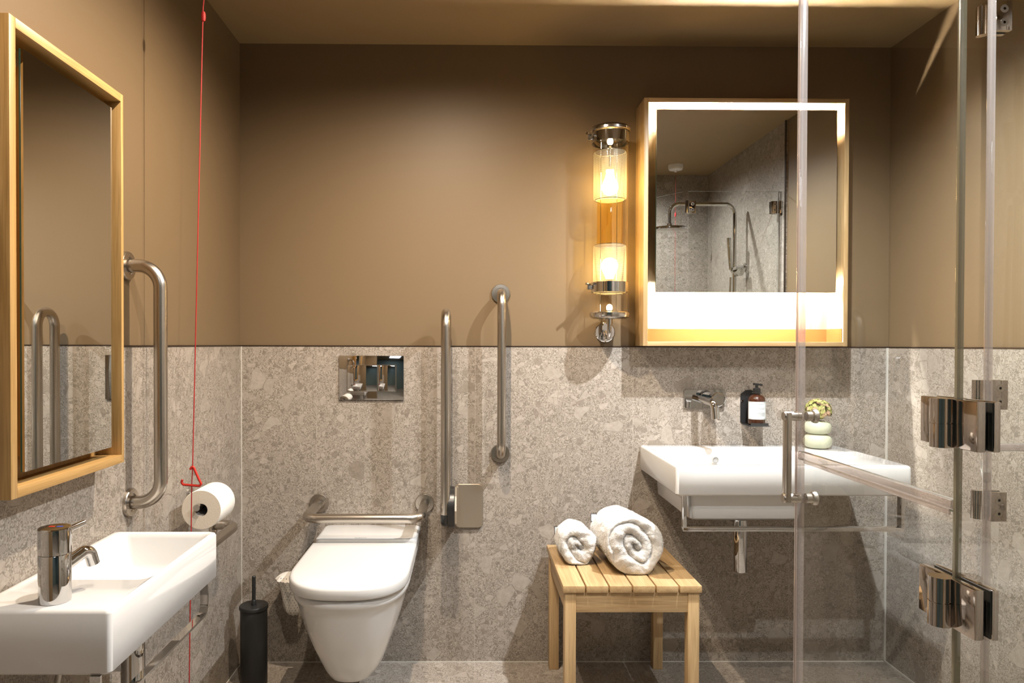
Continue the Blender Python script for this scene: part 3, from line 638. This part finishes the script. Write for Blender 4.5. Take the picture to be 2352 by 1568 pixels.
b = MB(); b.lathe([(0, -.014), (.004, -.012), (.0058, -.006), (.0058, .006), (.004, .012), (0, .014)], (1.305, -1.98, 2.03), 'z', 16); b.build('bead', M['cordred'], pc2)

# ================================================================ HAND BASIN (left)
hb = thing('hand_basin', 'small white rectangular hand basin on the left wall', 'sink', (XL, -1.21, .642))
basin_mesh((XL - .606) / 2, -1.2115, (-.606 - XL) / 2, .2545, .642, .755, -.724, -1.140, .105, .165, .095, r=.010, ro=.022).build('basin', M['ceramic'], hb, sharp=50)
b = MB(); b.loft([rrect(-.70, -1.2, .06, .06, .05, .628), rrect(-.70, -1.2, .085, .085, .06, .6425)]); b.build('bowl_underside', M['ceramic'], hb)
ft = thing('mixer_tap', 'chunky chrome cylinder mixer tap standing on the small hand basin', 'tap', (-.726, -1.422, .755))
fx, fy = -.726, -1.422
b = MB(); b.lathe([(0, .7552), (.0255, .7552), (.0262, .757), (.0262, .8385), (.0255, .8395), (.0, .8395)], (fx, fy, 0), 'z', 56); b.build('tap_body', M['chrome'], ft)
dr = Vector((.40, .917, 0)).normalized()
b = MB(); b.lathe([(0, .8405), (.0262, .8405), (.0265, .8415), (.0265, .884), (.0252, .8855), (0, .8855)], (fx, fy, 0), 'z', 56); cap = b.build('control_cap', M['chrome'], ft)
b = MB(); p0 = Vector((fx, fy, .874)) + dr * .022; b.tube([p0, p0 + dr * .036 + Vector((0, 0, .006))], .0052, 18); b.build('lever', M['chrome'], cap)
b = MB(); b.box(fx - .012, fx - .002, fy + .001, fy + .006, .8855, .8858); b.build('hot_mark', M['red'], cap, smooth=False)
b = MB(); b.box(fx + .002, fx + .012, fy + .001, fy + .006, .8855, .8858); b.build('cold_mark', simple('blue mark', (.02, .06, .4), .4), cap, smooth=False)
b = MB(); p0 = Vector((fx, fy, .812)) + dr * .020; b.tube(fillet([p0, p0 + dr * .046 + Vector((0, 0, .019)), p0 + dr * .056 + Vector((0, 0, -.012))], .014, 8), .0112, 24); b.build('spout', M['chrome'], ft)
# rail under the hand basin
r2 = thing('towel_rail', 'flat chrome towel rail bent beneath the small hand basin', 'towel rail', (-.63, -1.2, .55))
def strip(path, w, t, name):
    # path in the y-z plane at x; w = width along x, t = thickness
    b = MB(); loops = []; P = fillet([(0, y, z) for y, z in path], .022, 8)
    for i, p in enumerate(P):
        d = (P[min(i + 1, len(P) - 1)] - P[max(i - 1, 0)]).normalized(); nrm = Vector((0, -d.z, d.y))
        c = Vector((-.634, p.y, p.z))
        loops.append([c + Vector((-w, 0, 0)) + nrm * t, c + Vector((w, 0, 0)) + nrm * t, c + Vector((w, 0, 0)) - nrm * t, c + Vector((-w, 0, 0)) - nrm * t])
    b.loft(loops); return b.build(name, M['chrome'], r2, sharp=30)
strip([(-.968, .6412), (-.968, .560), (-1.462, .560), (-1.462, .6412)], .009, .0028, 'rail_bar')
t2 = thing('waste_trap', 'chrome waste pipe under the small hand basin', 'pipe', (-.69, -1.235, .35))
b = MB(); b.lathe([(.0, .40), (.023, .40), (.023, .60), (.017, .605), (.017, .630)], (-.688, -1.215, 0), 'z', 32); b.build('trap_cup', M['chrome'], t2)
b = MB(); b.tube([(-.70, -1.215, .55), (XL + .001, -1.215, .55)], .016, 20); b.build('waste_pipe', M['chrome'], t2)
b = MB(); b.tube(fillet([(-.80, -1.30, .35), (-.80, -1.31, .50), (-.75, -1.37, .60), (-.735, -1.40, .639)], .05, 8), .0055, 14)
tag(b.build('braided_hose', M['hose'], loc=(-.80, -1.30, .35)), 'braided steel supply hose under the small hand basin', 'hose')

# ================================================================ STOOL
st = thing('slatted_stool', 'light wooden slatted stool under the rolled white towels', 'stool', (.515, -.245, 0))
sx0, sx1, sy0, sy1, sz = .300, .736, -.478, -.022, .455
nsl = 6; gap = .0045; wsl = (sx1 - sx0 - gap * (nsl - 1)) / nsl
for k in range(nsl):
    a = sx0 + k * (wsl + gap); b = MB(); b.box(a, a + wsl, sy0, sy1, sz - .022, sz, .0022, 2); b.build('slat', M['teak_y'], st)
lw = .036; ins = .006
for lx_ in (sx0 + ins, sx1 - ins - lw):
    for ly_ in (sy0 + ins, sy1 - ins - lw):
        b = MB(); b.box(lx_, lx_ + lw, ly_, ly_ + lw, 0, sz - .022, .0018); b.build('leg', M['teak_z'], st)
for ya_ in (sy0 + ins + .003, sy1 - ins - .023):
    b = MB(); b.box(sx0 + ins + lw, sx1 - ins - lw, ya_, ya_ + .020, sz - .022 - .064, sz - .022, .001); b.build('apron', M['teak_x'], st)
for xa_ in (sx0 + ins + .003, sx1 - ins - .023):
    b = MB(); b.box(xa_, xa_ + .020, sy0 + ins + lw, sy1 - ins - lw, sz - .022 - .064, sz - .022, .001); b.build('apron', M['teak_y'], st)

# ================================================================ ROLLED TOWELS
def towel(name, label, c0, c1, r0, r1, turns, seed, tagpos, oval, phase):
    """terry towel roll: side surface, spiral-grooved ends, short pile"""
    rnd = random.Random(seed)
    c0, c1 = Vector(c0), Vector(c1); ax = (c1 - c0); Ln = ax.length; ax.normalize()
    upv = Vector((0, 0, 1)); rt = ax.cross(upv).normalized(); upv = rt.cross(ax).normalized()   # rt = viewer's right for ax pointing away
    zf = .4555
    b = MB(); na = 220
    def rad(a, t):
        r = r0 + (r1 - r0) * t
        r *= 1 + .035 * math.sin(a * 2 + seed) + .02 * math.sin(a * 3 + 1 + t * 3)
        r += .006 * noise.noise(Vector((math.cos(a) * 1.6, math.sin(a) * 1.6, t * 3 + seed)))
        d = (a + 1.15 + PI) % (2 * PI) - PI
        r += .006 * math.exp(-(d / .22) ** 2)                  # loose outer flap
        return r
    def pt(a, rr, s):                                          # s = distance along axis
        return c0 + ax * s + rt * (math.cos(a) * rr) + upv * (math.sin(a) * rr)
    def fl(p, d=.0):
        n_ = noise.noise(p * 260) * .0011 + noise.noise(p * 620) * .0009 + noise.noise(p * 70) * .0022
        return n_
    def put(p, nrm):
        q = p + nrm * fl(p)
        if q.z < zf: q.z = zf + .0008 * random.random()
        return q
    ns = int(Ln / .0022); rings = []
    # end cap front (s from centre outwards)
    nr = 44; grooves = turns
    def cap(s_end, sign, t):
        out = []
        for i in range(nr + 1):
            f = i / nr; ring = []
            for k in range(na):
                a = 2 * PI * k / na; R = rad(a, t); rr = R * f
                x = math.cos(a) * rr / R; y = math.sin(a) * rr / R
                # tilt + squash the core into an oval
                ct, s_t = math.cos(phase), math.sin(phase); u = x * ct + y * s_t; v = (-x * s_t + y * ct) * (1 + oval * (1 - f))
                q = math.hypot(u, v); th_ = math.atan2(v, u)
                ph = q * grooves - th_ / (2 * PI) + .16 * noise.noise(Vector((x * 2.4, y * 2.4, seed + 9)))
                g = abs(math.sin(PI * ph)) ** .45
                wobble = noise.noise(Vector((x * 3, y * 3, seed))) * .008 + noise.noise(Vector((x * 8, y * 8, seed + 5))) * .001
                bul = (1 - f ** 6) * .004 - (1 - f) ** 2 * .010
                edge = -(max(0, f - .86) / .14) ** 2 * .010
                h = (g - .75) * .017 * (1 - max(0, f - .9) * 10) + bul + wobble * (1 - f ** 4) + edge
                p = pt(a, rr, s_end - sign * h)
                ring.append(put(p, -ax * sign))
            out.append(ring)
        return out
    rings += cap(0, 1, 0)
    for i in range(1, ns):
        t = i / ns; ring = []
        for k in range(na):
            a = 2 * PI * k / na; R = rad(a, t)
            p = pt(a, R, .010 + (Ln - .020) * t); nrm = rt * math.cos(a) + upv * math.sin(a)
            ring.append(put(p, nrm))
        rings.append(ring)
    rings += list(reversed(cap(Ln, -1, 1)))
    b.loft(rings, True, True)
    # pile
    vs = list(b.bm.verts); b.bm.normal_update()
    cen = (c0 + c1) / 2
    samples = []
    for f in list(b.bm.faces):
        if rnd.random() < .75:
            samples.append((f.calc_center_median(), f.normal.copy()))
    for p, n_ in samples:
        if (p + n_ * .01 - cen).length < (p - cen).length: n_ = -n_
        if p.z < zf + .003: continue
        d = (n_ + Vector((rnd.uniform(-.8, .8), rnd.uniform(-.8, .8), rnd.uniform(-.8, .8)))).normalized()
        s_ = d.orthogonal().normalized() * .0006; l = rnd.uniform(.0018, .0040)
        b._face([b.bm.verts.new(p - s_), b.bm.verts.new(p + s_), b.bm.verts.new(p + d * l)])
    t = thing(name, label, 'towel', tuple(c0.lerp(c1, .5) - Vector((0, 0, .07))))
    o = b.build('rolled_cloth', M['terry'], t, sharp=180)
    b = MB(); x, y, z = tagpos; b.box(x - .011, x + .011, y - .0006, y + .0006, z - .014, z + .014, rot=None); tg = b.build('care_tag', M['darktag'], t, smooth=False)
    b = MB(); b.box(x - .009, x + .009, y - .0010, y + .0010, z - .012, z + .012); b.build('tag_face', M['label'], tg, smooth=False)
    return t
towel('rolled_towel', 'large rolled white towel on the right of the stool', (.550, -.374, .5535), (.530, -.130, .541), .0970, .086, 2.35, 3, (.455, -.145, .588), .75, 2.3)
towel('rolled_towel', 'small rolled white towel on the left of the stool', (.380, -.272, .5215), (.377, -.100, .513), .0650, .0570, 1.55, 11, (.330, -.100, .530), 1.3, 2.4)

# ================================================================ SHOWER ENCLOSURE
ZD, ZT, GT = .989, 1.995, .004
def pane(parent, P, Q, z0, z1, name='glass_pane'):
    P, Q = Vector((*P, 0)), Vector((*Q, 0)); d = (Q - P).normalized(); n_ = Vector((-d.y, d.x, 0)) * GT
    b = MB(); b.loft([[(v.x, v.y, z) for v in (P + n_, Q + n_, Q - n_, P - n_)] for z in (z0, z1)])
    o = b.build(name, [M['glass'], M['glass_edge']], parent, smooth=False)
    for p in o.data.polygons:
        if p.area < .6 * GT * 2 * 1.2 and abs(p.normal.dot(n_.normalized())) < .5: p.material_index = 1
    return o
def vstrip(parent, P, hx, hy, z0, z1, ang=0.):
    b = MB(); R_ = Matrix.Translation((P[0], P[1], 0)) @ Matrix.Rotation(ang, 4, 'Z')
    b.box(-hx, hx, -hy, hy, z0, z1, .0015, rot=R_); b.box(-hx * 1.25, -hx * .7, -hy * .25, hy * .25, z0, z1, rot=R_)
    return b.build('seal_strip', M['seal'], parent)
AX, AY0, AY1 = .668, -1.262, -1.708
da = thing('shower_door', 'open half-height split glass shower door with a steel pull handle', 'shower door', (AX, AY1, .01))
pane(da, (AX, AY0), (AX, AY1), ZD + .008, ZT); pane(da, (AX, AY0), (AX, AY1), .012, ZD - .008)
vstrip(da, (AX, AY0 + .004), .0075, .006, .012, ZT)
b = MB(); b.box(AX - .007, AX + .007, AY1, AY0, ZD - .0085, ZD + .0085, .003); b.box(AX - .0095, AX - .006, AY1, AY0 - .03, ZD - .012, ZD - .004, .001); b.build('seal_strip', M['seal'], da)
b = MB(); b.box(AX - .0045, AX + .0045, AY1 - .007, AY1 - .001, .012, ZT, .001); b.build('seal_strip', M['seal2'], da)
# handle
hy, hx0 = -1.275, .634
b = MB(); b.box(hx0 - .005, hx0 + .006, hy - .010, hy + .010, .897, 1.076, .0022); hd = b.build('pull_handle', M['steel'], da)
for zz in (1.068, .905):
    b = MB(); b.lathe([(.0, -.008), (.0085, -.008), (.0095, -.006), (.0095, .018), (.0088, .0185), (.0088, .0195), (.0095, .020), (.0095, .026)], (hx0, hy, zz), dir=(1, 0, 0), n=32); b.build('standoff', M['steel'], hd)
    b = MB(); b.lathe([(.0095, 0), (.0095, .010), (.0125, .012), (.014, .016), (.014, .020), (.0115, .022), (0, .022)], (AX + GT, hy, zz), dir=(1, 0, 0), n=32); b.build('knob', M['steel'], hd)
# fixed panel A2
fa = thing('shower_screen', 'fixed clear glass shower panel nearest the camera on the right', 'shower screen', (AX, -1.98, .01))
pane(fa, (AX, AY1 - .012), (AX, YR + .003), .004, ZT)
# clamp hinges between door and panel
REFL_CHROME = simple('chrome with dark reflection tint', (.50, .45, .41), .07, 1.)  # hinge chrome, dark reflected surroundings put into its colour
def hinge_pair(parent, zc):
    b = MB()
    for y0, y1 in ((AY1 - .004, AY1 + .050), (AY1 - .062, AY1 - .008)):
        b.box(AX - .017, AX - .0055, y0, y1, zc - .0325, zc + .0325, .0012); b.box(AX + .0055, AX + .014, y0, y1, zc - .0325, zc + .0325, .0012)
    h = b.build('hinge', REFL_CHROME, parent)
    b = MB(); b.box(AX - .0055, AX - .004, AY1 - .060, AY1 + .048, zc - .031, zc + .031); b.box(AX + .004, AX + .0055, AY1 - .060, AY1 + .048, zc - .031, zc + .031); b.build('gasket', M['black_gap'], h, smooth=False)
    b = MB(); b.lathe([(0, -.033), (.0145, -.033), (.0145, -.001), (.0132, -.0008), (.0132, .0008), (.0145, .001), (.0145, .033), (0, .033)], (AX - .024, AY1 - .006, zc), 'z', 36); b.build('hinge_barrel', REFL_CHROME, h)
hinge_pair(fa, 1.104); hinge_pair(fa, .862); hinge_pair(fa, 1.915)
# second, folding door by the right wall
BY, BX0 = -1.150, 1.125
db = thing('shower_door', 'clear split glass shower door hinged to the right wall', 'shower door', (1.36, BY, .01))
pane(db, (BX0, BY), (XR - .008, BY), ZD + .008, ZT); pane(db, (BX0, BY), (XR - .008, BY), .012, ZD - .008)
b = MB(); b.box(BX0, XR - .008, BY - .006, BY + .006, ZD - .008, ZD + .008, .003); b.build('seal_strip', M['seal'], db)
b = MB(); b.box(XR - .010, XR - .0005, BY - .008, BY + .008, .01, ZT, .001); b.build('wall_profile', M['chromer'], db)
def hinge_b(zc, x, flip=1):
    b = MB()
    b.box(x + flip * .016, x + flip * .050, BY - .0155, BY - .0055, zc - .0315, zc + .0315, .001); b.box(x + flip * .016, x + flip * .050, BY + .0055, BY + .0155, zc - .0315, zc + .0315, .001)
    h = b.build('hinge', REFL_CHROME, db)
    b = MB(); b.box(x + flip * .017, x + flip * .049, BY - .0055, BY - .004, zc - .0305, zc + .0305); b.box(x + flip * .017, x + flip * .049, BY + .004, BY + .0055, zc - .0305, zc + .0305); b.build('gasket', M['black_gap'], h, smooth=False)
    b = MB(); b.lathe([(0, -.031), (.0095, -.031), (.0095, -.001), (.0085, -.0008), (.0085, .0008), (.0095, .001), (.0095, .031), (0, .031)], (x + flip * .004, BY + .014, zc), 'z', 28); b.build('hinge_barrel', REFL_CHROME, h)
    for s_ in (-1, 1):
        for dz in (-.0145, .0145):
            b = MB(); y = BY + s_ * .0155; b.lathe([(.0085, 0), (.0085, .0007), (.0068, .0008), (.003, .0008), (.0024, -.001)], (x + flip * .033, y, zc + dz), dir=(0, s_, 0), n=24); b.build('screw', M['steel'], h)
for zc in (1.913, 1.103, .862): hinge_b(zc, 1.110)
for zc in (1.913, 1.103, .862): hinge_b(zc, XR - .004, -1)
dc = thing('shower_door', 'folded-back glass shower door leaf seen almost edge on', 'shower door', (.98, -1.33, .01))
P0, P1 = (1.102, -1.163), (.866, -1.500)
pane(dc, P0, P1, ZD + .008, ZT); pane(dc, P0, P1, .012, ZD - .008)
ang = math.atan2(P1[1] - P0[1], P1[0] - P0[0])
vstrip(dc, P1, .009, .006, .012, ZT, ang)
b = MB(); R_ = Matrix.Translation(((P0[0] + P1[0]) / 2, (P0[1] + P1[1]) / 2, 0)) @ Matrix.Rotation(ang, 4, 'Z'); b.box(-.205, .205, -.0055, .0055, ZD - .008, ZD + .008, .002, rot=R_); b.build('seal_strip', M['seal'], dc)

# shower fittings seen in the mirror
sh = thing('shower_column', 'chrome shower column with overhead rose, seen reflected in the lit mirror', 'shower', (XR, -1.60, 1.0))
b = MB(); b.tube(fillet([(1.535, -1.60, .75), (1.535, -1.60, 2.02), (1.160, -1.60, 2.02), (1.160, -1.60, 1.91)], .055, 12), .011, 20); b.build('riser_pipe', M['chrome'], sh)
b = MB(); b.lathe([(0, 1.91), (.016, 1.908), (.018, 1.89), (.10, 1.882), (.104, 1.876), (.104, 1.868), (.10, 1.866), (0, 1.866)], (1.160, -1.60, 0), 'z', 44); b.build('shower_rose', M['chrome'], sh)
b = MB(); b.tube([(1.512, -1.595, 1.645), (1.506, -1.590, 1.70), (1.498, -1.590, 1.825)], [.010, .011, .013], 16); b.tube(fillet([(1.512, -1.595, 1.60), (1.505, -1.60, 1.2), (1.50, -1.62, .80)], .1), .006, 12); b.build('hand_shower', M['chrome'], sh)
b = MB(); b.lathe([(.020, 0), (.020, .030), (0, .030)], (1.535, -1.575, 1.64), dir=(0, -1, 0), n=28); b.lathe([(.022, -.008), (.022, .035), (0, .035)], (1.545, -1.57, 1.625), dir=(0, 1, 0), n=28); b.tube([(1.535, -1.60, 1.66), (XR - .001, -1.60, 1.66)], .008, 14); b.lathe([(.022, 0), (.022, -.008)], (XR, -1.60, 1.66), dir=(1, 0, 0), n=24); b.tube([(1.535, -1.60, 1.64), (1.508, -1.595, 1.645)], .009, 12); b.build('slider_bracket', M['chrome'], sh)
b = MB(); b.tube([(XR - .001, -1.60, .80), (1.53, -1.60, .80)], .012, 14); b.tube([(1.535, -1.74, .79), (1.535, -1.46, .79)], .022, 24); b.build('valve', M['chrome'], sh)

# ================================================================ DOWNLIGHTS
def downlight(label, x, y, energy, col=(1., .83, .62), ang=108, blend=.55, rad=.012, tilt=(0, 0)):
    t = thing('downlight', label, 'downlight', (x, y, H), 'recessed ceiling downlights')
    b = MB(); b.lathe([(.045, H), (.045, H - .003), (.036, H - .004), (.030, H - .0005)], (x, y, 0), 'z', 40, cap=False); b.build('trim_ring', M['whitep'], t)
    b = MB(); b.lathe([(.029, H - .0006), (.0, H - .0006)], (x, y, 0), 'z', 32, cap=False); b.build('lens', M['down'], t)
    ld = bpy.data.lights.new('downlight_beam', 'SPOT'); ld.energy = energy; ld.color = col; ld.spot_size = math.radians(ang); ld.spot_blend = blend; ld.shadow_soft_size = rad
    lo = bpy.data.objects.new('downlight_beam', ld); COL.objects.link(lo); lo.location = (x, y, H - .02); lo.rotation_euler = (tilt[0], tilt[1], 0)
    return lo
downlight('recessed ceiling downlight above the large basin', .93, -.80, 225, (.91, .96, 1.), 145, .9)
downlight('recessed ceiling downlight above the toilet side', -.08, -.88, 136, (1., .83, .64), 168, .8)
downlight('added unseen fill downlight in the shower corner', .95, -1.75, 128, (.94, .97, 1.), 165, 1.)  # fill lamp added to brighten the shower tiles and basin wall
downlight('added unseen fill downlight near the doorway', -.25, -1.55, 66, (1., .87, .72), 172, .7)  # added out of view to lift the left wall
hl = bpy.data.lights.new('hall_light', 'AREA'); hl.energy = 8; hl.size = .5; hl.color = (.85, .93, 1.)
ho = bpy.data.objects.new('hall_light', hl); COL.objects.link(ho); ho.location = (.3, -3.3, H - .02)

# ================================================================ WORLD, CAMERA, VIEW
w = bpy.data.worlds.new('World'); scene.world = w; w.use_nodes = True
bg = w.node_tree.nodes.get('Background') or w.node_tree.nodes.new('ShaderNodeBackground')
bg.inputs[0].default_value = (.05, .05, .05, 1); bg.inputs[1].default_value = .3

f_px, cxp_, cyp_ = 1611.887, 1088.741, 810.139
yaw, pitch, roll = .00899, -.01136, .00261
cam = bpy.data.cameras.new('camera'); co = bpy.data.objects.new('camera', cam); COL.objects.link(co); scene.camera = co
cam.sensor_width = 36; cam.sensor_fit = 'HORIZONTAL'; cam.lens = f_px / 2352 * 36; cam.clip_start = .02
cam.shift_x = (1176 - cxp_) / 2352; cam.shift_y = (cyp_ - 784) / 2352
F = Vector((math.sin(yaw) * math.cos(pitch), math.cos(yaw) * math.cos(pitch), math.sin(pitch)))
R0 = Vector((math.cos(yaw), -math.sin(yaw), 0)); U0 = R0.cross(F)
R1 = R0 * math.cos(roll) + U0 * math.sin(roll); U1 = -R0 * math.sin(roll) + U0 * math.cos(roll)
m4 = Matrix((R1, U1, -F)).transposed().to_4x4(); m4.translation = (0, -2.66, 1.2076); co.matrix_world = m4

vs_ = scene.view_settings; vs_.view_transform = 'Standard'; vs_.look = 'None'; vs_.gamma = 1.; vs_.use_curve_mapping = False; vs_.exposure = -.12
scene.display_settings.display_device = 'sRGB'
cy_ = scene.cycles; cy_.max_bounces = 7; cy_.transparent_max_bounces = 24; cy_.glossy_bounces = 4; cy_.diffuse_bounces = 3; cy_.use_adaptive_sampling = True; cy_.adaptive_threshold = .03; cy_.sample_clamp_indirect = 6.; cy_.caustics_reflective = False; cy_.caustics_refractive = False
